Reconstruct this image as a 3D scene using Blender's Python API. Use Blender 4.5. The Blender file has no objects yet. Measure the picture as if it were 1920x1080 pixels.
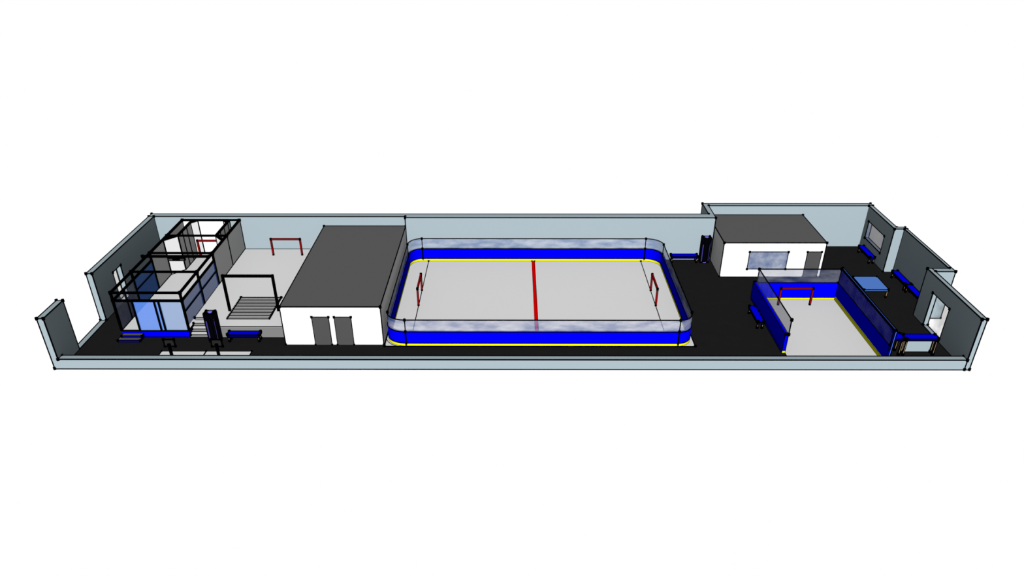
import bpy, math
from mathutils import Vector, Matrix

SC = bpy.context.scene
COL = SC.collection
PI = math.pi

# ------------------------------------------------------------------ colours / materials
K = 0.1                       # the sunlight is strong, so every surface is toned down by the same factor
def lin(c):
    out = []
    for v in c:
        v /= 255.0
        out.append(v / 12.92 if v <= 0.04045 else ((v + 0.055) / 1.055) ** 2.4)
    return out
def base(c, gain=1.0):
    return [min(1.0, x * K * gain) for x in lin(c)] + [1.0]

MATS = {}
def mat(name, c, gain=1.0, var=0.0):
    m = bpy.data.materials.new(name); m.use_nodes = True
    nt = m.node_tree; nt.nodes.clear()
    out = nt.nodes.new('ShaderNodeOutputMaterial')
    d = nt.nodes.new('ShaderNodeBsdfDiffuse')
    b = base(c, gain)
    if var:
        tc = nt.nodes.new('ShaderNodeTexCoord'); n = nt.nodes.new('ShaderNodeTexNoise')
        n.inputs['Scale'].default_value = 1.7; n.inputs['Detail'].default_value = 3
        r = nt.nodes.new('ShaderNodeValToRGB')
        r.color_ramp.elements[0].position = 0.3; r.color_ramp.elements[1].position = 0.7
        r.color_ramp.elements[0].color = [x * (1 - var) for x in b[:3]] + [1]
        r.color_ramp.elements[1].color = [x * (1 + var) for x in b[:3]] + [1]
        nt.links.new(tc.outputs['Object'], n.inputs['Vector'])
        nt.links.new(n.outputs['Fac'], r.inputs['Fac'])
        nt.links.new(r.outputs['Color'], d.inputs['Color'])
    else:
        d.inputs['Color'].default_value = b
    d.inputs['Roughness'].default_value = 0.0
    nt.links.new(d.outputs[0], out.inputs[0])
    MATS[name] = m
    return m

def glass(name, c0, c1, alpha, scale=(0.55, 0.55, 1.5), a_var=None):
    """tinted translucent sheet, optionally mottled like drifting cloud"""
    m = bpy.data.materials.new(name); m.use_nodes = True
    nt = m.node_tree; nt.nodes.clear()
    out = nt.nodes.new('ShaderNodeOutputMaterial')
    d = nt.nodes.new('ShaderNodeBsdfDiffuse'); t = nt.nodes.new('ShaderNodeBsdfTransparent')
    mx = nt.nodes.new('ShaderNodeMixShader')
    mx.inputs[0].default_value = alpha
    if c1 is not None:
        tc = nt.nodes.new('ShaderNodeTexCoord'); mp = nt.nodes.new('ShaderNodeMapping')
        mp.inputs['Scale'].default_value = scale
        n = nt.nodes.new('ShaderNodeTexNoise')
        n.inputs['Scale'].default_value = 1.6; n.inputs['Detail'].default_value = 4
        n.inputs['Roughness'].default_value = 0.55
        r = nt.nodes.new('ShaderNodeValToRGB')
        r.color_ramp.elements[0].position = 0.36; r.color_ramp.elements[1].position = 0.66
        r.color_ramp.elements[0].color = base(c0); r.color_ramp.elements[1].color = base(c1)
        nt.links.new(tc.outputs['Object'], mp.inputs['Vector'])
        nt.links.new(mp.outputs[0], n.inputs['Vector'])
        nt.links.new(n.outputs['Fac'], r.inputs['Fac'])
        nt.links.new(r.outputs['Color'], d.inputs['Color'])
        if a_var:
            mr = nt.nodes.new('ShaderNodeMapRange')
            mr.inputs['From Min'].default_value = 0.4; mr.inputs['From Max'].default_value = 0.6
            mr.inputs['To Min'].default_value = a_var[0]; mr.inputs['To Max'].default_value = a_var[1]
            nt.links.new(n.outputs['Fac'], mr.inputs['Value'])
            nt.links.new(mr.outputs[0], mx.inputs[0])
    else:
        d.inputs['Color'].default_value = base(c0)
    nt.links.new(t.outputs[0], mx.inputs[1]); nt.links.new(d.outputs[0], mx.inputs[2])
    nt.links.new(mx.outputs[0], out.inputs[0])
    MATS[name] = m
    return m

mat('edge_black', (2, 2, 2))
mat('wall_blue_grey', (178, 195, 203), 1.0)
mat('floor_black', (37, 37, 37), 1.0, 0.04)
mat('white_paint', (255, 255, 255), 1.1)
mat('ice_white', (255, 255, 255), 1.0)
mat('roof_grey', (107, 107, 107), 1.0)
mat('door_grey', (89, 89, 89), 1.0)
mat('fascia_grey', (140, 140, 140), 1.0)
mat('board_blue', (0, 0, 255), 1.05)
mat('kick_yellow', (255, 255, 20), 1.05)
mat('line_red', (250, 0, 0), 1.0)
mat('goal_red', (150, 20, 22), 1.0)
mat('bench_blue', (0, 0, 255), 1.05)
mat('apron_navy', (0, 0, 150), 1.0)
mat('leg_tan', (214, 184, 140), 1.0)
mat('table_blue', (100, 150, 240), 1.0)
mat('panel_blue', (80, 127, 255), 1.0)
mat('booth_blue', (0, 0, 255), 1.05)
mat('step_navy', (8, 8, 165), 1.0)
mat('tread_olive', (108, 106, 98), 1.0)
mat('column_violet', (72, 66, 150), 1.0)
mat('column_black', (6, 6, 12), 1.0)
mat('column_lilac', (140, 135, 255), 1.0)
mat('steel_black', (2, 2, 2), 1.0)
mat('screen_dark', (42, 42, 42), 1.0)
mat('sensor_grey', (70, 70, 70), 1.0)
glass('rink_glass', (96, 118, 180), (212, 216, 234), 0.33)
glass('dark_glass', (110, 128, 190), (175, 180, 200), 0.33, (0.8, 0.8, 0.8))
glass('window_glass', (76, 100, 150), (170, 179, 198), 0.92, (0.8, 0.8, 0.8))
glass('haze_glass', (120, 135, 190), (190, 188, 190), 0.54, (0.8, 0.8, 0.8))
glass('dim_glass', (60, 66, 150), (130, 132, 200), 0.30, (0.8, 0.8, 0.8))
glass('lane_glass', (62, 78, 128), (150, 154, 172), 0.25)
glass('tint_blue', (100, 152, 250), None, 0.60)
glass('tint_pale', (110, 165, 235), None, 0.30)
glass('pane_pale', (215, 214, 205), (225, 224, 220), 0.12, (0.5, 0.5, 0.5), (0.24, 0.0))
glass('pane_frost', (225, 222, 200), None, 0.21)

# ------------------------------------------------------------------ mesh builder
LW = 0.055
class MB:
    def __init__(self):
        self.v = []; self.f = []; self.m = []
    def face(self, pts, m=0):
        i = len(self.v); self.v += [tuple(p) for p in pts]
        self.f.append(list(range(i, i + len(pts)))); self.m.append(m)
    def hexa(self, b, t, m=0):
        """b, t: bottom and top rings (same length, ccw from above)"""
        i = len(self.v); n = len(b)
        self.v += [tuple(p) for p in b] + [tuple(p) for p in t]
        self.f.append([i + k for k in reversed(range(n))]); self.m.append(m)
        self.f.append([i + n + k for k in range(n)]); self.m.append(m)
        for k in range(n):
            l = (k + 1) % n
            self.f.append([i + k, i + l, i + n + l, i + n + k]); self.m.append(m)
    def bar(self, a, b, w=LW, m=1, h=None):
        a = Vector(a); b = Vector(b); d = b - a
        if d.length < 1e-6: return
        d.normalize()
        up = Vector((0, 0, 1)) if abs(d.z) < 0.9 else Vector((0, 1, 0))
        s = d.cross(up).normalized(); u = s.cross(d).normalized()
        h = w if h is None else h
        s *= w / 2; u *= h / 2
        ring = [-s - u, s - u, s + u, -s + u]
        i = len(self.v)
        self.v += [tuple(a + r) for r in ring] + [tuple(b + r) for r in ring]
        for q in ((0, 1, 2, 3), (7, 6, 5, 4), (0, 4, 5, 1), (1, 5, 6, 2), (2, 6, 7, 3), (3, 7, 4, 0)):
            self.f.append([i + k for k in q]); self.m.append(m)
    def blob(self, p, r, m=1):
        """small eight-sided knuckle at a corner"""
        x, y, z = p
        ring = [(math.cos(PI / 8 + k * PI / 4), math.sin(PI / 8 + k * PI / 4)) for k in range(8)]
        self.hexa([(x + r * c, y + r * s, z - r * .9) for c, s in ring], [(x + r * c, y + r * s, z + r * .9) for c, s in ring], m)
    def poly(self, pts, w=LW, closed=False, m=1):
        n = len(pts)
        for k in range(n if closed else n - 1):
            self.bar(pts[k], pts[(k + 1) % n], w, m)
    def prism(self, pts, z0, z1, m=0, edges=True, w=LW, knuckles=0.0):
        b = [(x, y, z0) for x, y in pts]; t = [(x, y, z1) for x, y in pts]
        self.hexa(b, t, m)
        if edges:
            self.poly(b, w, True); self.poly(t, w, True)
            for p, q in zip(b, t): self.bar(p, q, w)
            if knuckles:
                cx = sum(p[0] for p in t) / len(t); cy = sum(p[1] for p in t) / len(t); k = knuckles * .5
                for p in t: self.blob((p[0] + math.copysign(k, cx - p[0]), p[1] + math.copysign(k, cy - p[1]), p[2]), knuckles)
    def box(self, x0, x1, y0, y1, z0, z1, m=0, edges=True, w=LW, knuckles=0.0):
        self.prism([(x0, y0), (x1, y0), (x1, y1), (x0, y1)], z0, z1, m, edges, w, knuckles)
    def tube(self, a, b, r, n=10, m=0, caps=True):
        a = Vector(a); b = Vector(b); d = (b - a).normalized()
        up = Vector((0, 0, 1)) if abs(d.z) < 0.9 else Vector((0, 1, 0))
        s = d.cross(up).normalized(); u = s.cross(d).normalized()
        i = len(self.v)
        for p in (a, b):
            for k in range(n):
                t = 2 * PI * k / n
                self.v.append(tuple(p + s * (r * math.cos(t)) + u * (r * math.sin(t))))
        for k in range(n):
            l = (k + 1) % n
            self.f.append([i + l, i + k, i + n + k, i + n + l]); self.m.append(m)
        if caps:
            self.f.append([i + k for k in range(n)]); self.m.append(m)
            self.f.append([i + n + k for k in reversed(range(n))]); self.m.append(m)
    def build(self, name, material, parent=None, extra=()):
        me = bpy.data.meshes.new(name)
        me.from_pydata(self.v, [], self.f)
        for mm in (material, 'edge_black') + tuple(extra):
            me.materials.append(MATS[mm])
        for p, k in zip(me.polygons, self.m): p.material_index = k
        import bmesh
        bm = bmesh.new(); bm.from_mesh(me)
        bmesh.ops.recalc_face_normals(bm, faces=bm.faces)
        bm.to_mesh(me); bm.free()
        o = bpy.data.objects.new(name, me); COL.objects.link(o)
        if parent is not None:
            o.parent = parent
            o.location = -parent.location if False else (0, 0, 0)
        return o

def tag(o, label, cat, group=None, kind=None):
    o['label'] = label; o['category'] = cat
    if group: o['group'] = group
    if kind: o['kind'] = kind
    return o

def thing(name, loc, label, cat, group=None):
    o = bpy.data.objects.new(name, None); COL.objects.link(o)
    o.empty_display_size = 0.3
    o.location = loc
    return tag(o, label, cat, group)

class Local(MB):
    """a builder working in world metres whose mesh is stored relative to an origin"""
    def __init__(self, org):
        super().__init__(); self.o = Vector(org)
    def build(self, name, material, parent=None, extra=()):
        self.v = [tuple(Vector(p) - self.o) for p in self.v]
        return super().build(name, material, parent, extra)

def dup(root, loc, rz, label, group=None):
    r = root.copy(); COL.objects.link(r); r.location = loc; r.rotation_euler = (0, 0, rz)
    r['label'] = label
    if group: r['group'] = group
    for ch in list(root.children):
        c = ch.copy(); COL.objects.link(c); c.parent = r
        for g in list(ch.children):
            d = g.copy(); COL.objects.link(d); d.parent = c
    return r

# ------------------------------------------------------------------ measured layout (metres)
ZW = 3.181
XLO, XLI = -24.863, -24.518
XRI, XRO = 24.355, 24.625
YF, YFI = -7.463, -7.096
YB, YB2, YBO = 5.922, 5.730, 6.368
XK = -7.378
XJI, XJO = 13.710, 13.368
YA, YAO = 7.884, 8.280
X1I, X1O = 24.988, 25.253
X2I, X2O = 25.630, 25.810
YS1, YS2, YS2O = 3.915, -1.712, -2.094
KN = 0.085

# ------------------------------------------------------------------ setting
b = MB()
b.prism([(XLI, YFI), (XRI, YFI), (XRI, YS2), (X2I, YS2), (X2I, YS1), (X1I, YS1), (X1I, YA), (XJI, YA), (XJI, YB2), (XK, YB2), (XK, YB), (XLI, YB)],
        -0.10, 0.0, 0, False)
tag(b.build('floor', 'floor_black'), 'black rubber floor running through the whole long hall', 'floor', kind='structure')

b = MB()
b.box(XLI, XRI, YF, YFI, 0, 0.622, edges=False)
b.poly([(XLI, YF, .622), (XRI, YF, .622), (XRI, YFI, .622), (XLI, YFI, .622)], closed=True)
b.bar((XLO, YF, 0), (XRO, YF, 0)); b.bar((XRI, YF, 0), (XRI, YF, .622), .035)
for p in ((XLI, YF), (XLI, YFI), (XRI, YF), (XRI, YFI)): b.blob((p[0], p[1], 0.622), KN)
tag(b.build('wall_front', 'wall_blue_grey'), 'low pale blue-grey front wall cut down along the near side', 'wall', kind='structure')

b = MB()
b.box(XLO, XLI, YF, -5.576, 0, ZW, edges=False)
b.poly([(XLO, YF, ZW), (XLI, YF, ZW), (XLI, -5.576, ZW), (XLO, -5.576, ZW)], closed=True)
b.bar((XLO, YF, 0), (XLO, YF, ZW)); b.bar((XLI, YF, .622), (XLI, YF, ZW))
for x in (XLO, XLI):
    b.bar((x, -5.576, 0), (x, -5.576, ZW)); b.bar((x, YF, 0), (x, -5.576, 0))
    for y in (YF, -5.576): b.blob((x, y, ZW), KN)
b.blob((XLO, YF, 0.04), KN)
tag(b.build('wall_left_near', 'wall_blue_grey'), 'short full-height wall piece at the near left corner', 'wall', kind='structure')

b = MB()
b.box(XLO, XLI, -5.576, -2.442, -0.1, 0.004)
tag(b.build('trim_1', 'wall_blue_grey'), 'flat grey threshold strip in the wide gap of the left wall', 'threshold', kind='structure')

# far left wall with a tall narrow doorway
D0, D1, DZ = -0.470, 0.546, 2.225
b = MB()
for y0, y1, z0, z1 in ((-2.442, D0, 0, ZW), (D1, YB, 0, ZW), (D0, D1, DZ, ZW)):
    b.box(XLO, XLI, y0, y1, z0, z1, edges=False)
for x in (XLO, XLI):
    b.poly([(x, -2.442, 0), (x, YB, 0), (x, YB, ZW), (x, -2.442, ZW)], closed=True)
    b.poly([(x, D0, 0), (x, D0, DZ), (x, D1, DZ), (x, D1, 0)], closed=True)
for y, z in ((-2.442, 0), (-2.442, ZW), (YB, ZW), (YB, 0), (D0, DZ), (D1, DZ)):
    b.bar((XLO, y, z), (XLI, y, z))
for x, y, z in ((XLO, -2.442, ZW), (XLI, -2.442, ZW), (XLO, YB, ZW), (XLI, YB, ZW), (XLI, D0, DZ), (XLI, D1, DZ), (XLI, -2.442, 0.03), (XLO, -2.442, 0.03)):
    b.blob((x, y, z), KN)
tag(b.build('wall_left_far', 'wall_blue_grey'), 'long left wall behind the shooting booth with a narrow doorway', 'wall', kind='structure')
b = MB()
b.box(XLO + 0.02, XLO + 0.05, D0, D1, 0.0, DZ, edges=False)
b.poly([(XLO + .035, D0 + .02, 0), (XLO + .035, D0 + .02, DZ), (XLO + .035, D1 - .02, DZ), (XLO + .035, D1 - .02, 0)])
tag(b.build('door_1', 'pane_frost'), 'pale frosted door pane in the left wall behind the booth', 'door', kind='structure')

# back wall in two runs: beside the platform it is a little thinner, then it turns into the alcove
b = MB()
b.box(XLO, XK, YB, YBO, 0, ZW, edges=False)
for z in (0, ZW):
    b.poly([(XLO, YBO, z), (XLO, YB, z), (XK, YB, z)]); b.bar((XLO, YBO, z), (XK, YBO, z))
b.bar((XLO, YBO, 0), (XLO, YBO, ZW)); b.bar((XLO, YB, 0), (XLO, YB, ZW))
for x, y in ((XLO, YBO), (XK, YB)): b.blob((x, y, ZW), KN)
tag(b.build('wall_back_left', 'wall_blue_grey'), 'pale blue-grey back wall behind the platform and the large white room', 'wall', kind='structure')
b = MB()
b.box(XK, XJI, YB2, YBO, 0, ZW, edges=False)
for z in (0, ZW):
    b.poly([(XK, YB, z), (XK, YB2, z), (XJI, YB2, z)]); b.bar((XK, YBO, z), (XJO, YBO, z))
for x, y in ((XK, YB2), (XJI, YB2)):
    b.bar((x, y, 0), (x, y, ZW), LW * 1.3); b.blob((x, y, ZW), KN)
b.blob((XJO, YBO, ZW), KN)
tag(b.build('wall_back_middle', 'wall_blue_grey'), 'pale blue-grey back wall running behind the large rink', 'wall', kind='structure')
b = MB()
b.box(XJO, XJI, YBO, YAO, 0, ZW, edges=False)
for z in (0, ZW):
    b.bar((XJI, YB2, z), (XJI, YA, z)); b.bar((XJO, YBO, z), (XJO, YAO, z))
b.bar((XJO, YAO, 0), (XJO, YAO, ZW)); b.bar((XJI, YA, 0), (XJI, YA, ZW)); b.bar((XJO, YBO, 0), (XJO, YBO, ZW))
for x, y in ((XJO, YAO), (XJI, YA)): b.blob((x, y, ZW), KN)
tag(b.build('wall_alcove_left', 'wall_blue_grey'), 'short side wall turning back into the right alcove', 'wall', kind='structure')
b = MB()
b.box(XJI, X1O, YA, YAO, 0, ZW, edges=False)
for z in (0, ZW):
    b.bar((XJI, YA, z), (X1O, YA, z)); b.poly([(XJO, YAO, z), (X1O, YAO, z), (X1O, YA, z)])
b.bar((X1O, YAO, 0), (X1O, YAO, ZW))
for x, y in ((X1I, YA), (X1O, YAO), (X1O, YA)): b.blob((x, y, ZW), KN)
tag(b.build('wall_alcove_back', 'wall_blue_grey'), 'back wall of the right alcove behind the smaller white room', 'wall', kind='structure')

# far right wall with a window, ending in a step
W0, W1, WZ0, WZ1 = 4.876, 7.358, 0.957, 2.225
b = MB()
for y0, y1, z0, z1 in ((YS1, W0, 0, ZW), (W1, YA, 0, ZW), (W0, W1, 0, WZ0), (W0, W1, WZ1, ZW)):
    b.box(X1I, X1O, y0, y1, z0, z1, edges=False)
b.box(X1O, X2O, YS1, YS1 + 0.30, 0, ZW, edges=False)
ol = [(X1I, YA), (X1I, YS1), (X2I, YS1), (X2O, YS1), (X2O, YS1 + .3), (X1O, YS1 + .3), (X1O, YA)]
for z in (0, ZW):
    b.poly([(x, y, z) for x, y in ol])
for x, y in ol[1:3]:
    b.bar((x, y, 0), (x, y, ZW)); b.blob((x, y, ZW), KN)
for x, y in ol[3:6]: b.blob((x, y, ZW), KN * .8)
b.blob((X1I, YS1, 0.03), KN * .8)
for x in (X1I, X1O):
    b.poly([(x, W0, WZ0), (x, W0, WZ1), (x, W1, WZ1), (x, W1, WZ0)], closed=True)
for y, z in ((W0, WZ0), (W0, WZ1), (W1, WZ0), (W1, WZ1)):
    b.bar((X1I, y, z), (X1O, y, z)); b.blob((X1I, y, z), KN)
tag(b.build('wall_right_far', 'wall_blue_grey'), 'far right alcove wall holding a window and ending in a pale step', 'wall', kind='structure')
b = MB()
b.box(X1I + .015, X1O - 0.03, W0 + .004, W1 - .004, WZ0 + .004, WZ1 - .004, edges=False)
b.poly([(X1O - .03, W0 + .03, WZ0 + .02), (X1O - .03, W1 - .03, WZ0 + .02), (X1O - .03, W1 - .03, WZ1)], w=.03)
tag(b.build('window_1', 'haze_glass'), 'hazy glass pane recessed in the far right alcove wall', 'window', kind='structure')

b = MB()
b.box(X2I, X2O, YS2O, YS1, 0, ZW, edges=False)
for z in (0, ZW):
    b.bar((X2I, YS1, z), (X2I, YS2, z)); b.poly([(X2O, YS1, z), (X2O, YS2O, z), (X2I, YS2O, z)])
b.bar((X2O, YS2O, 0), (X2O, YS2O, ZW)); b.bar((X2I, YS2, 0), (X2I, YS2, ZW))
for x, y in ((X2I, YS2), (X2O, YS2O)): b.blob((x, y, ZW), KN)
b.blob((X2O, YS2O, 0.03), KN * .8)
tag(b.build('wall_right_middle', 'wall_blue_grey'), 'recessed middle part of the right wall behind two blue benches', 'wall', kind='structure')
b = MB()
b.box(XRO, X2I, YS2O, YS2, 0, ZW, edges=False)
for z in (0, ZW):
    b.bar((XRI, YS2, z), (X2I, YS2, z)); b.bar((XRO, YS2O, z), (X2I, YS2O, z))
b.blob((XRO, YS2O, ZW), KN)
tag(b.build('wall_right_step', 'wall_blue_grey'), 'short cross wall joining the near and middle right walls', 'wall', kind='structure')

# near right wall with a doorway
E0, E1, EZ = -4.760, -2.900, 2.224
b = MB()
for y0, y1, z0, z1 in ((YF, E0, 0, ZW), (E1, YS2, 0, ZW), (E0, E1, EZ, ZW)):
    b.box(XRI, XRO, y0, y1, z0, z1, edges=False)
for x in (XRI, XRO):
    b.poly([(x, YF, 0), (x, YS2, 0), (x, YS2, ZW), (x, YF, ZW)], closed=True)
    b.poly([(x, E0, 0), (x, E0, EZ), (x, E1, EZ), (x, E1, 0)], closed=True)
for y, z in ((YF, 0), (YF, ZW), (YS2, ZW), (E0, EZ), (E1, EZ)):
    b.bar((XRI, y, z), (XRO, y, z))
for x, y, z in ((XRI, YF, ZW), (XRO, YF, ZW), (XRI, YS2, ZW), (XRI, E0, EZ), (XRI, E1, EZ), (XRI, YF, 0.04), (XRO, YF, 0.04), (XRI, E1, .03), (XRO, E1, .03)):
    b.blob((x, y, z), KN)
tag(b.build('wall_right_near', 'wall_blue_grey'), 'near right wall with an open doorway beside the high counters', 'wall', kind='structure')
b = MB()
b.box(XRI, XRO, E0, E1, -0.1, 0.004)
tag(b.build('trim_2', 'wall_blue_grey'), 'grey threshold strip under the doorway in the near right wall', 'threshold', kind='structure')
b = MB()
b.box(XRO - .05, XRO - .02, E0, E1, 0.004, EZ, edges=False)
tag(b.build('door_2', 'pane_pale'), 'clear slightly clouded pane filling the near right doorway', 'door', kind='structure')

# ------------------------------------------------------------------ white box rooms
def room(org, x0, x1, y0, y1, h, label):
    t = thing('white_room', org, label, 'room')
    b = Local(org)
    b.box(x0, x1, y0, y1, 0, h - 0.03, edges=False)
    for x, y in ((x0, y0), (x1, y0), (x1, y1), (x0, y1)):
        b.bar((x, y, 0), (x, y, h))
    b.poly([(x1, y1, 0), (x1, y0, 0), (x0, y0, 0), (x0, y1, 0)])
    for x in (x0, x1): b.blob((x, y0, 0.04), KN * .8)
    b.build('walls', 'white_paint', t)
    r = Local(org)
    r.box(x0, x1, y0, y1, h - 0.03, h, edges=False)
    r.poly([(x0, y0, h), (x1, y0, h), (x1, y1, h), (x0, y1, h)], closed=True)
    for x in (x0, x1):
        for y in (y0, y1 - .05): r.blob((x, y, h), KN)
    r.build('roof', 'roof_grey', t)
    return t
def room_door(t, org, x0, x1, y, h):
    b = Local(org)
    b.box(x0, x1, y - .025, y + .02, 0, h, edges=False)
    b.poly([(x0, y - .02, 0), (x0, y - .02, h), (x1, y - .02, h), (x1, y - .02, 0)], w=.04)
    for x in (x0, x1):
        b.blob((x, y - .02, h), .07); b.blob((x, y - .02, .04), .06)
    return b.build('door', 'door_grey', t)

HX0, HX1, HY, HH = -12.974, -7.392, -5.092, 2.511
o1 = (-10.2, 0.4, 0)
R1 = room(o1, HX0, HX1, HY, YB - .07, HH, 'large white box room with grey flat roof and twin grey doors, left of the rink')
room_door(R1, o1, -11.274, -10.330, HY, 1.869)
room_door(R1, o1, -10.020, -9.079, HY, 1.869)

GX0, GX1, GY = 13.745, 20.430, 3.212
o2 = (17.1, 5.5, 0)
R2 = room(o2, GX0, GX1, GY, YA - .07, HH, 'smaller white box room with one wide window and a single door, in the back alcove')
room_door(R2, o2, 19.289, 20.223, GY, 1.869)
b = Local(o2)
b.box(15.494, 18.041, GY - .03, GY + .02, 0.608, 1.869, edges=False)
b.poly([(15.494, GY - .03, .608), (18.041, GY - .03, .608), (18.041, GY - .03, 1.869), (15.494, GY - .03, 1.869)], w=.045, closed=True)
for x in (15.494, 18.041):
    for z in (.608, 1.869): b.blob((x, GY - .03, z), .075)
b.build('window', 'window_glass', R2)

# ------------------------------------------------------------------ main rink
o = (1.47, 0.2, 0)
t = thing('rink_floor', o, 'large pale grey rink surface with red centre line inside blue boards', 'rink floor')
b = Local(o); b.box(-7.332, 10.304, -5.252, YB2 - .02, 0, 0.015, edges=False)
b.poly([(-7.332, YB2 - .03, .015), (-7.332, -5.252, .015), (10.304, -5.252, .015), (10.304, YB2 - .03, .015)])
for x in (-7.332, 10.304): b.blob((x, -5.252, .03), KN)
b.build('surface', 'ice_white', t)
b = Local(o); b.box(1.27, 1.45, -5.10, 5.46, 0.016, 0.022, edges=False)
b.poly([(1.46, -5.1, .02), (1.46, 5.46, .02)], w=.035); b.poly([(1.26, -5.1, .02), (1.26, 5.46, .02)], w=.02)
for x in (1.27, 1.45): b.blob((x, 5.44, .02), .06)
b.build('center_line', 'line_red', t)
for x in (-5.918, 8.839):
    b = Local(o); b.bar((x, -5.10, .02), (x, 5.46, .02), .055, 0, .01); b.blob((x, 5.44, .02), .075, 0)
    b.build('goal_line', 'edge_black', t)

RX0, RX1, RY0, RY1 = -7.174, 10.122, -5.168, 5.533
def arc(cx, cy, rx, ry, a0, a1, n=12):
    return [(cx + rx * math.cos(a0 + (a1 - a0) * k / n), cy + ry * math.sin(a0 + (a1 - a0) * k / n)) for k in range(n + 1)]
FL = (1.083, .861); FR = (.801, .861); BL = (.870, .913); BR = (1.052, .913)
segs = [
    [(RX0 + FL[0], RY0), (RX1 - FR[0], RY0)],
    arc(RX1 - FR[0], RY0 + FR[1], FR[0], FR[1], -PI / 2, 0),
    [(RX1, RY0 + FR[1]), (RX1, RY1 - BR[1])],
    arc(RX1 - BR[0], RY1 - BR[1], BR[0], BR[1], 0, PI / 2),
    [(RX1 - BR[0], RY1), (RX0 + BL[0], RY1)],
    arc(RX0 + BL[0], RY1 - BL[1], BL[0], BL[1], PI / 2, PI),
    [(RX0, RY1 - BL[1]), (RX0, RY0 + FL[1])],
    arc(RX0 + FL[0], RY0 + FL[1], FL[0], FL[1], PI, 1.5 * PI),
]
def offset(path, d):
    """shift a counter-clockwise path outward by d"""
    out = []
    for k, (x, y) in enumerate(path):
        a = path[max(0, k - 1)]; c = path[min(len(path) - 1, k + 1)]
        tx, ty = c[0] - a[0], c[1] - a[1]; L = math.hypot(tx, ty)
        out.append((x + ty / L * d, y - tx / L * d))
    return out
def ribbon(b, path, d0, d1, z0, z1, m=0):
    i, q = offset(path, d0), offset(path, d1)
    n = len(path)
    base_i = len(b.v)
    for k in range(n):
        b.v += [(i[k][0], i[k][1], z0), (q[k][0], q[k][1], z0), (q[k][0], q[k][1], z1), (i[k][0], i[k][1], z1)]
    for k in range(n - 1):
        p = base_i + 4 * k
        for u in range(4):
            w = (u + 1) % 4
            b.f.append([p + u, p + 4 + u, p + 4 + w, p + w]); b.m.append(m)
    e = base_i + 4 * (n - 1)
    b.f.append([base_i, base_i + 1, base_i + 2, base_i + 3]); b.m.append(m)
    b.f.append([e + 3, e + 2, e + 1, e]); b.m.append(m)
ZK, ZB, ZG = 0.213, 0.961, 1.712
b = Local(o); b.poly([(x, y, .018) for x, y in offset(arc(RX0 + FL[0], RY0 + FL[1], FL[0], FL[1], 1.06 * PI, 1.5 * PI), .16) if y > -5.25 and x > -7.33], w=.035, m=0)
b.build('corner_line', 'edge_black', t)
o = (1.47, 0.18, 0.016)
t = thing('rink_boards', o, 'rounded blue dasher boards with yellow kick plate and glass around the large rink', 'rink boards')
for s in segs:
    curved = len(s) > 2
    k_ = Local(o); ribbon(k_, s, -.05, .05, .016, ZK)
    for d in (-.05, .05):
        k_.poly([(x, y, .02) for x, y in offset(s, d)], w=.022)
    k_.build('kick_plate', 'kick_yellow', t)
    p_ = Local(o); ribbon(p_, s, -.04, .04, ZK, ZB)
    for d in (-.045, .045):
        for z in (ZK, ZB):
            p_.poly([(x, y, z) for x, y in offset(s, d)], w=.05)
    if curved:
        for x, y in (s[0], s[-1]):
            for z in (ZK, ZB): p_.blob((x, y, z), .085)
            p_.bar((x, y, .02), (x, y, ZB), .10 if abs(y) > 5 else .08)
    p_.build('board', 'board_blue', t)
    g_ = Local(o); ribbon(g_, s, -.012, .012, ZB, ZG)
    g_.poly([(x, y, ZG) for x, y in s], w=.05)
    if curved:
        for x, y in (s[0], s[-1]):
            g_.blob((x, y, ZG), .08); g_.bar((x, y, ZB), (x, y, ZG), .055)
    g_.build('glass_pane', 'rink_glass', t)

# ------------------------------------------------------------------ goals
def goal(loc, rz, w, h, label, group, material='goal_red', r=.05, name='hockey_goal', knuckle=.085, cat='goal'):
    t = thing(name, loc, label, cat, group)
    t.rotation_euler = (0, 0, rz)
    for s in (-1, 1):
        b = MB(); x = s * w / 2
        b.box(x - r, x + r, -r, r, 0, h - r, edges=True, w=.018)
        b.blob((x, 0, .05), knuckle * .9)
        b.build('post', material, t)
    b = MB(); b.box(-w / 2 - r, w / 2 + r, -r, r, h - r, h + r, edges=True, w=.018)
    for s in (-1, 1): b.blob((s * w / 2, 0, h), knuckle)
    b.build('crossbar', material, t)
    return t
g = 'red goal frames'
goal((-5.918, .286, .016), PI / 2, 1.932, 1.20, 'small red goal frame at the left end of the large rink', g)
goal((8.839, .286, .016), PI / 2, 1.932, 1.20, 'small red goal frame at the right end of the large rink', g)
goal((17.47, -.533, .012), 0, 1.972, 1.182, 'red goal frame at the back of the small boarded lane', g)
goal((-15.455, 4.886, .760), 0, 1.969, 1.204, 'red goal frame on the open platform by the back wall', g)
goal((-20.69, 5.30, .450), 0, 1.90, 1.20, 'red goal frame inside the white end of the shooting booth', g)
goal((-15.445, -2.560, .760), 0, 2.90, 2.338, 'tall black goal-like arch standing over the roller grate', 'black arch', 'steel_black', .06, 'roller_arch', .09, 'arch')

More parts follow.
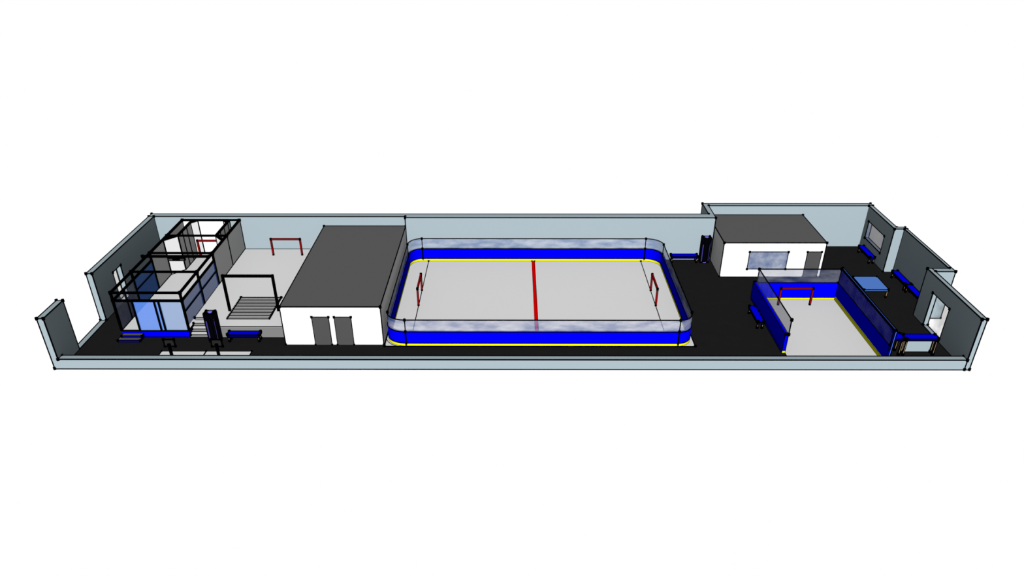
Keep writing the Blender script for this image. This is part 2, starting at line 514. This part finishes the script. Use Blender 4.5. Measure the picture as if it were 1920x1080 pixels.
# ------------------------------------------------------------------ raised platform with stair
PX0, PX1, PY0, ZP = -18.70, -12.98, -4.327, 0.760
SX1, SY1 = -17.60, -3.353
o = (-15.8, 0.8, 0)
t = thing('platform', o, 'raised pale grey platform between the booth and the white room', 'platform')
b = Local(o)
b.prism([(SX1, PY0), (PX1, PY0), (PX1, YB - .07), (PX0, YB - .07), (PX0, SY1), (SX1, SY1)], ZP - .04, ZP, edges=False)
b.poly([(PX1, PY0, ZP), (SX1, PY0, ZP), (SX1, SY1, ZP), (PX0, SY1, ZP), (PX0, YB - .07, ZP), (PX1, YB - .07, ZP)], w=.04)
b.blob((SX1, PY0, ZP), .085); b.blob((PX0, SY1, ZP), .08)
b.build('deck', 'ice_white', t)
b = Local(o)
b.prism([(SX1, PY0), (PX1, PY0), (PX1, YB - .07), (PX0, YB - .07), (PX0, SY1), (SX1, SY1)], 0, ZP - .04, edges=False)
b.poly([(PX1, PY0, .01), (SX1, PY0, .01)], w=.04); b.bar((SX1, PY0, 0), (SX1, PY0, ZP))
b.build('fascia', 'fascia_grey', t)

o = (-18.15, -3.84, 0)
t = thing('stair', o, 'short flight of four pale steps up to the platform beside the booth', 'stairs')
n = 4; dy = (SY1 - PY0) / 3; dz = ZP / n
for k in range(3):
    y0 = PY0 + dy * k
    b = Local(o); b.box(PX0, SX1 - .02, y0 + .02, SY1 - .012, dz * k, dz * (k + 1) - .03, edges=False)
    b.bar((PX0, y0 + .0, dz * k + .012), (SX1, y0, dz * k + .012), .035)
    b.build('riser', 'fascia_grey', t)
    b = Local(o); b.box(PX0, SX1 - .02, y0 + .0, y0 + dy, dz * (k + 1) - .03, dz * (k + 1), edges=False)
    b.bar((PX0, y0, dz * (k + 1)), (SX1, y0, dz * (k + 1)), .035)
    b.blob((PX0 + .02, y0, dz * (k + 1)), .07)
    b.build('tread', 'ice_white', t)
b.blob((SX1, PY0, dz), .07)

# ------------------------------------------------------------------ roller grate
o = (-15.49, -2.31, ZP)
t = thing('roller_grate', o, 'slatted grey roller grate lying on the platform under the black arch', 'grate')
N = 14; gy0, gy1 = -3.585, -1.035; st = (gy1 - gy0) / N
for k in range(N):
    y0 = gy0 + st * k
    b = Local(o)
    b.box(-16.72, -14.25, y0 + .012, y0 + st * .62, ZP, ZP + .05, edges=False)
    b.bar((-16.72, y0 + .008, ZP + .05), (-14.25, y0 + .008, ZP + .05), .028)
    b.bar((-16.72, y0 + st * .62, ZP + .05), (-14.25, y0 + st * .62, ZP + .05), .015)
    b.blob((-16.72, y0 + .06, ZP + .045), .055); b.blob((-14.25, y0 + .06, ZP + .045), .055)
    b.build('slat', 'fascia_grey' if k % 2 == 0 else 'ice_white', t)
for x in (-16.72, -14.25):
    b = Local(o); b.bar((x, gy0, ZP + .03), (x, gy1, ZP + .03), .06)
    b.build('side_rail', 'steel_black', t)
b = Local(o); b.bar((-16.72, gy1, ZP + .05), (-14.25, gy1, ZP + .05), .04); b.blob((-16.72, gy1, ZP + .04), .08); b.blob((-14.25, gy1, ZP + .04), .08)
b.build('end_rail', 'steel_black', t)

# ------------------------------------------------------------------ shooting booth
BX0, BX1 = -22.614, -18.718
Y1, Y2, Y3, Y4, Y5 = -4.281, -1.746, .760, 3.330, 5.88
ZQ, ZM, ZT = .439, 2.430, 2.942
o = (-20.67, .8, 0)
t = thing('shooting_booth', o, 'black-framed shooting booth with blue glass panels and white rear room at the left end', 'booth')
b = Local(o); b.box(BX0, BX1, Y1, Y5, 0, ZQ - .03, edges=False)
b.poly([(BX0, Y1, .015), (BX1, Y1, .015)], w=.045); b.bar((BX1, Y1, 0), (BX1, Y1, ZQ), .06)
b.build('base', 'booth_blue', t)
b = Local(o); b.box(BX0, BX1, Y1, Y5, ZQ - .03, ZQ, edges=False)
b.poly([(BX0, Y5, ZQ), (BX0, Y1, ZQ), (BX1, Y1, ZQ), (BX1, Y5, ZQ)], w=.085)
b.build('booth_floor', 'ice_white', t)
FB = .105
def frame(name, a, c, w=FB, ends=.0):
    f = Local(o); f.bar(a, c, w * 1.2, 0)
    if ends:
        f.blob(a, ends, 0); f.blob(c, ends, 0)
    f.build(name, 'steel_black', t)
for x, y, top in ((BX0, Y1, ZT), (BX1, Y1, ZT), (BX0, Y2, ZT), (BX1, Y2, ZT), (BX0, Y3, ZT), (BX1, Y3, ZT)):
    frame('post', (x, y, ZQ), (x, y, top), .10)
for x in (-21.533, -20.291, -20.056): frame('post', (x, Y1, ZQ), (x, Y1, ZM), .09)
frame('post', (BX0, -2.97, ZQ), (BX0, -2.97, ZM), .075)
for x in (BX0, BX1):
    frame('top_rail', (x, Y1, ZT), (x, Y5, ZT), .10)
    frame('side_rail', (x, Y1, ZM), (x, Y3, ZM), .095)
    frame('side_rail', (x, Y2 if x == BX0 else Y1, 1.70), (x, Y3, 1.70), .075)
frame('front_rail', (BX0, Y1, ZM), (BX1, Y1, ZM), .105, .10)
for y in (Y1, Y2, Y3, Y4, Y5): frame('cross_rail', (BX0, y, ZT), (BX1, y, ZT), .095, .105)
frame('beam', (-22.85, .300, ZT), (-18.76, .300, ZT), .115, .10)
b = Local(o); b.box(-21.28, -20.28, .24, .36, 2.68, 2.84, edges=True, w=.05); b.bar((-21.0, .24, 2.76), (-20.55, .24, 2.76), .12)
b.build('sensor_bar', 'sensor_grey', t)
# front glass
for x0, x1, mm in ((-21.533, -20.291, 'tint_blue'), (-20.291, -20.056, 'tint_blue'), (-20.056, BX1, 'tint_pale')):
    b = Local(o); b.box(x0, x1, Y1 - .012, Y1 + .012, ZQ, ZM, edges=False)
    b.build('front_glass', mm, t)
# side glass
b = Local(o); b.box(BX0 - .012, BX0 + .012, Y1, Y2, ZQ, ZM, edges=False); b.build('side_glass', 'dark_glass', t)
b = Local(o); b.box(BX0 - .012, BX0 + .012, Y2, Y3, ZQ, ZM, edges=False); b.build('side_panel', 'tint_blue', t)
for y0, y1 in ((Y1, Y2), (Y2, Y3)):
    b = Local(o); b.box(BX1 - .012, BX1 + .012, y0, y1, ZP, ZM, edges=False); b.build('side_panel', 'tint_blue', t)
# rear white room
def panel(x0, y0, x1, y1, z0=ZQ, z1=ZT, name='wall_panel', th=.05, vl=True):
    d = Vector((x1 - x0, y1 - y0)); L = d.length; nrm = Vector((-d.y, d.x)) / L * th / 2
    p = Local(o)
    p.prism([(x0 - nrm.x, y0 - nrm.y), (x1 - nrm.x, y1 - nrm.y), (x1 + nrm.x, y1 + nrm.y), (x0 + nrm.x, y0 + nrm.y)], z0, z1, edges=False)
    for x, y in ((x0, y0), (x1, y1)):
        p.bar((x, y, z0), (x, y, z1), .10)
    p.bar((x0, y0, z1), (x1, y1, z1), .13); p.bar((x0, y0, z0), (x1, y1, z0), .11)
    return p.build(name, 'white_paint', t)
for x in (BX0, BX1):
    z0 = ZQ if x == BX0 else ZP
    panel(x, Y3, x, Y4, z0); panel(x, Y4, x, Y5, z0)
IX0, IX1 = -21.915, -19.41
panel(BX0 + .04, 2.66, IX0, 3.35, name='corner_panel'); panel(BX1 - .04, 2.66, IX1, 3.35, name='corner_panel')
for x in (IX0, IX1):
    for y0, y1 in ((3.35, 4.02), (4.02, 4.72), (4.72, 5.45 if x == IX0 else 5.83)):
        panel(x, y0, x, y1, name='inner_panel')
panel(IX0, 5.45, IX0 + .36, 5.83, name='corner_panel'); panel(IX1, 5.45, IX1 - .36, 5.83, name='corner_panel')
panel(BX0, 5.85, IX1 - .03, 5.85, name='rear_panel', th=.03)

# steps to the booth door
o = (-22.03, -4.56, 0)
t = thing('booth_steps', o, 'two small navy steps in front of the open booth doorway', 'steps')
for y0, z0, z1, x0, x1 in ((-4.84, 0, .147, -22.67, -21.39), (-4.60, .147, .293, -22.53, -21.37)):
    b = Local(o); b.box(x0, x1, y0, -4.335, z0, z1 - .02, edges=True, w=.035)
    b.build('riser', 'step_navy', t)
    b = Local(o); b.box(x0, x1, y0, -4.335, z1 - .02, z1, edges=True, w=.035)
    for x in (x0, x1): b.blob((x, y0, z1 - .03), .07)
    b.build('tread', 'tread_olive', t)

# ------------------------------------------------------------------ small boarded lane
SX0O, SX0, SXR, SYB, SYF = 15.002, 15.185, 20.264, .150, -5.859
SK, SB, SG = .166, 1.227, 2.168
o = (17.6, -3.5, 0)
t = thing('lane_floor', o, 'pale grey playing surface of the small boarded lane', 'lane floor')
b = Local(o); b.box(SX0, SXR + .02, YFI + .01, SYB, 0, .012, edges=False)
b.bar((SX0, SYF, .012), (SX0, YFI, .012), .04)
b.build('surface', 'ice_white', t)
o = (17.6, -3.0, 0)
t = thing('lane_boards', o, 'three-sided straight blue boards with glass around the small lane', 'rink boards')
def straight(x0, x1, y0, y1, gx0, gx1, gy0, gy1, kx0, kx1, ky0, ky1, full=False):
    k_ = Local(o); k_.box(kx0, kx1, ky0, ky1, .012, SK + (.07 if full else 0), w=.018); k_.build('kick_plate', 'kick_yellow', t)
    p_ = Local(o); p_.box(x0, x1, y0, y1, SK, SB, w=.04, knuckles=.075)
    if full: p_.box(x0 + .035, x1, y0, y1, SB, SG - .02, edges=False)
    p_.build('board', 'board_blue', t)
    g_ = Local(o); g_.box(gx0, gx1, gy0, gy1, SB, SG, edges=False)
    return g_
g_ = straight(SX0O, SX0, SYF, SYB + .12, SX0 - .03, SX0 - .006, SYF, SYB, SX0O + .012, SX0 + .012, SYF - .01, SYB)
g_.poly([(SX0, SYB, SB), (SX0, SYB, SG), (SX0, SYF, SG), (SX0, SYF, SB)]); g_.blob((SX0, SYF, SG), .09); g_.blob((SX0, SYB, SG), .09); g_.blob((SX0, SYF, SB), .09)
g_.build('glass_pane', 'dark_glass', t)
b = Local(o); b.box(SX0O, SX0O + .16, SYF, SYB + .12, 0, SK, edges=False); b.bar((SX0O, SYF, .01), (SX0O, SYB + .12, .01)); b.build('board_foot', 'board_blue', t)
g_ = straight(SX0, SXR, SYB, SYB + .12, SX0, SXR, SYB + .004, SYB + .028, SX0, SXR, SYB - .012, SYB + .1)
g_.poly([(SX0, SYB, SG), (SXR, SYB, SG)]); g_.blob((SXR, SYB, SG), .09)
g_.build('glass_pane', 'lane_glass', t)
YR = YFI + .13
g_ = straight(SXR, SXR + .07, YR, SYB + .12, SXR, SXR + .024, YR, SYB, SXR - .026, SXR + .05, YR, SYB - .02, True)
g_.poly([(SXR, SYB, SB), (SXR, SYB, SG), (SXR, YR, SG), (SXR, YR, SB)]); g_.blob((SXR, YR, SG), .08)
g_.build('glass_pane', 'dim_glass', t)
b = Local(o); b.box(SXR + .075, SXR + .175, YR, SYB + .2, 0, SG, w=.05, knuckles=.06)
b.build('backing_panel', 'panel_blue', t)

# ------------------------------------------------------------------ benches
def make_bench(label, L=1.88, W=.42, h=.50, top=.10, legw=.055, name='bench', cat='bench', back_leg=None):
    """long axis along X, origin on the floor under the middle of the seat"""
    t = thing(name, (0, 0, 0), label, cat, 'blue benches' if name == 'bench' else 'high blue counters')
    b = MB(); b.box(-L / 2, L / 2, -W / 2, W / 2, h - .05, h, w=.05, knuckles=.09)
    b.build('seat' if name == 'bench' else 'counter_top', 'bench_blue', t)
    b = MB(); b.box(-L / 2 + .01, L / 2 - .01, -W / 2 + .01, W / 2 - .01, h - top - .04, h - .05, w=.035)
    b.build('apron', 'apron_navy', t)
    for sx in (-1, 1):
        for sy in (-1, 1):
            x, y = sx * (L / 2 - .09), (back_leg if back_leg is not None and sy > 0 else sy * (W / 2 - .07))
            b = MB(); b.box(x - legw / 2, x + legw / 2, y - legw / 2, y + legw / 2, 0, h - top - .04, w=.034)
            b.blob((x, y, .07), legw * 1.6); b.blob((x, y, h - top - .06), legw * 1.2)
            b.build('leg', 'leg_tan', t)
    return t
bench = make_bench('blue bench with short tan legs in front of the platform, right of the stairs')
bench.location = (-15.435, -4.62, 0)
for x, y, rz, lab in ((11.80, 5.43, 0, 'blue bench against the back wall, right of the large rink'),
                      (14.52, -2.43, PI / 2, 'blue bench along the outside of the small lane boards'),
                      (24.69, 6.06, PI / 2, 'blue bench under the window of the far right alcove wall'),
                      (25.33, 2.23, PI / 2, 'blue bench nearest the pale wall step, along the recessed right wall'),
                      (25.33, .26, PI / 2, 'blue bench partly hidden by the near right wall end, in the recess')):
    dup(bench, (x, y, 0), rz, lab)
hb = make_bench('high blue counter on tall tan legs beside the near right doorway', 1.83, .50, 1.10, .08, .06, 'counter_table', 'counter', .07)
hb.location = (22.50, -5.88, 0)
hb2 = make_bench('short high blue counter tucked behind the end of the small lane boards', 1.00, .62, 1.10, .08, .06, 'counter_table', 'counter', .22)
hb2.location = (21.02, -5.82, 0)
b = MB(); b.box(-.90, .86, .125, .155, .02, .95, edges=False); b.bar((-.90, .12, .03), (.86, .12, .03), .03)
b.build('back_panel', 'wall_blue_grey', hb)

# table
o = (22.87, 1.24, 0)
t = thing('table', o, 'wide light blue low table behind the small lane boards', 'table')
b = Local(o); b.box(22.08, 23.67, .35, 2.13, .49, .60, w=.05, knuckles=.07); b.build('table_top', 'table_blue', t)
for x in (22.17, 23.60):
    for y in (.42, 2.05):
        b = Local(o); b.box(x - .03, x + .03, y - .03, y + .03, 0, .49, w=.028); b.blob((x, y, .06), .08); b.build('leg', 'leg_tan', t)

# ------------------------------------------------------------------ ribbed columns
def column(loc, label):
    t = thing('ribbed_column', loc, label, 'column', 'dark ribbed columns')
    W, D, H = .29, .20, 1.87
    b = MB(); b.box(-W, W, -D, D, 0, .10, w=.05, knuckles=.06); base_ = b.build('base', 'column_black', t)
    b = MB(); b.box(-.09, .10, -D - .03, -D + .01, .03, .10, edges=False); b.build('base_highlight', 'column_lilac', base_)  # lavender highlight at the foot, put in as a lilac patch
    b = MB(); b.box(-W + .02, W - .02, -D + .02, D - .02, .10, H - .10, edges=False); b.build('core', 'column_black', t)
    ribs = [(-W, -D), (-.075, -D + .01), (.01, -D + .01), (.17, -D + .01), (W, -D), (-W, D), (W, D), (-W, 0), (W, 0)]
    for k, (x, y) in enumerate(ribs):
        b = MB(); b.tube((x, y, .08), (x, y, H), .046 if k in (0, 4, 5, 6) else .068, 8); b.build('rib', 'column_black', t)
    b = MB(); b.box(-.035, .015, -D - .028, -D + .05, .30, 1.25, edges=False)
    for x0, x1, z1 in ((.205, .25, 1.55), (-.245, -.185, 1.40)): b.box(x0, x1, -D - .012, -D + .05, .12, z1, edges=False)
    b.build('front_stripe', 'column_violet', t)
    b = MB(); b.box(-W, W, -D, D, H - .38, H, w=.06, knuckles=.075); cap_ = b.build('cap', 'column_black', t)
    b = MB(); b.prism([(-.13, .03), (.02, -.10), (.12, -.02), (.12, .11), (-.05, .11)], H, H + .04, edges=False); b.build('cap_highlight', 'column_lilac', cap_)  # lavender highlight on the cap top, put in as a lilac patch
    return t
c1 = column((-17.135, -4.62, 0), 'dark ribbed violet column in front of the stairs on the left')
dup(c1, (13.19, 5.44, 0), 0, 'dark ribbed violet column by the back wall, beside the smaller white room')

# ------------------------------------------------------------------ training mats and screens by the front wall
for x0, x1, lab in ((-19.77, -17.285, 'pale floor mat nearest the left end, behind the front wall'),
                    (-17.255, -14.71, 'pale floor mat right of its twin, behind the front wall')):
    b = MB(); b.box(x0, x1, YFI + .03, -5.78, 0, .015, w=.045)
    for x in (x0, x1): b.blob((x, -5.78, .02), .06)
    ob = b.build('floor_mat', 'ice_white'); tag(ob, lab, 'mat', 'pale floor mats')
def screen(loc, label):
    t = thing('screen_stand', loc, label, 'screen stand', 'dark screen stands')
    b = MB(); b.bar((0, 0, .015), (0, 0, .90), .13, 0); b.blob((0, 0, .87), .10, 0); b.build('pole', 'steel_black', t)
    b = MB(); b.box(-.22, .22, -.03, .03, 0, .02, edges=False); b.build('foot', 'steel_black', t)
    b = MB(); b.box(-.27, .27, .075, .095, .78, 1.17, edges=False); b.build('panel', 'screen_dark', t)
    b = MB()
    c = [(-.285, .085, .765), (.285, .085, .765), (.285, .085, 1.19), (-.285, .085, 1.19)]
    b.poly(c, .07, True, 0)
    for p in c: b.blob(p, .075, 0)
    b.build('frame', 'steel_black', t)
    return t
s1 = screen((-18.87, -6.49, .015), 'dark framed screen on a black pole above the left floor mat')
dup(s1, (-16.27, -6.49, .015), 0, 'dark framed screen on a black pole above the right floor mat')

# ------------------------------------------------------------------ light
w = bpy.data.worlds.new('white_sky'); SC.world = w; w.use_nodes = True
nt = w.node_tree; nt.nodes.clear()
bg = nt.nodes.new('ShaderNodeBackground'); bg.inputs[0].default_value = (1, 1, 1, 1); bg.inputs[1].default_value = 1.0
wo = nt.nodes.new('ShaderNodeOutputWorld'); nt.links.new(bg.outputs[0], wo.inputs[0])
def sun(name, direction, strength):
    l = bpy.data.lights.new(name, 'SUN'); l.energy = strength; l.angle = math.radians(0.5)
    l.use_shadow = False
    ob = bpy.data.objects.new(name, l); COL.objects.link(ob)
    ob.rotation_euler = Vector(direction).to_track_quat('-Z', 'Y').to_euler()
    ob.location = (0, 0, 15)
EF, ET, ES = 9.2 * PI, 5.15 * PI, 0.68 * PI
sun('sun_key', (0, EF, -ET), math.hypot(EF, ET))
sun('fill_left', (1, 0, 0), ES)  # added fill for side faces, not a real second sun
sun('fill_right', (-1, 0, 0), ES)  # matching added fill from the opposite side

# ------------------------------------------------------------------ camera
cam = bpy.data.cameras.new('camera'); co = bpy.data.objects.new('camera', cam); COL.objects.link(co)
cam.sensor_fit = 'HORIZONTAL'; cam.sensor_width = 36.0
cam.lens = 1371.4847 / 1920 * 36
cam.clip_end = 300
Rr = Vector((0.999997103, 2.38264537e-03, -3.41250611e-04))
Ur = Vector((-8.53263521e-04, 4.83485870e-01, 8.75351749e-01))
Fw = Vector((-0.00225064, 0.87534892, -0.4834865))
M = Matrix(((Rr.x, Ur.x, -Fw.x, 0), (Rr.y, Ur.y, -Fw.y, 0), (Rr.z, Ur.z, -Fw.z, 0), (0, 0, 0, 1)))
co.matrix_world = Matrix.Translation((0, -40, 23)) @ M
SC.camera = co
SC.cycles.use_denoising = True; SC.cycles.denoiser = 'OPENIMAGEDENOISE'; SC.cycles.denoising_input_passes = 'RGB'
vs = SC.view_settings
SC.display_settings.display_device = 'sRGB'
vs.view_transform = 'Standard'; vs.look = 'None'; vs.exposure = 0; vs.gamma = 1; vs.use_curve_mapping = False
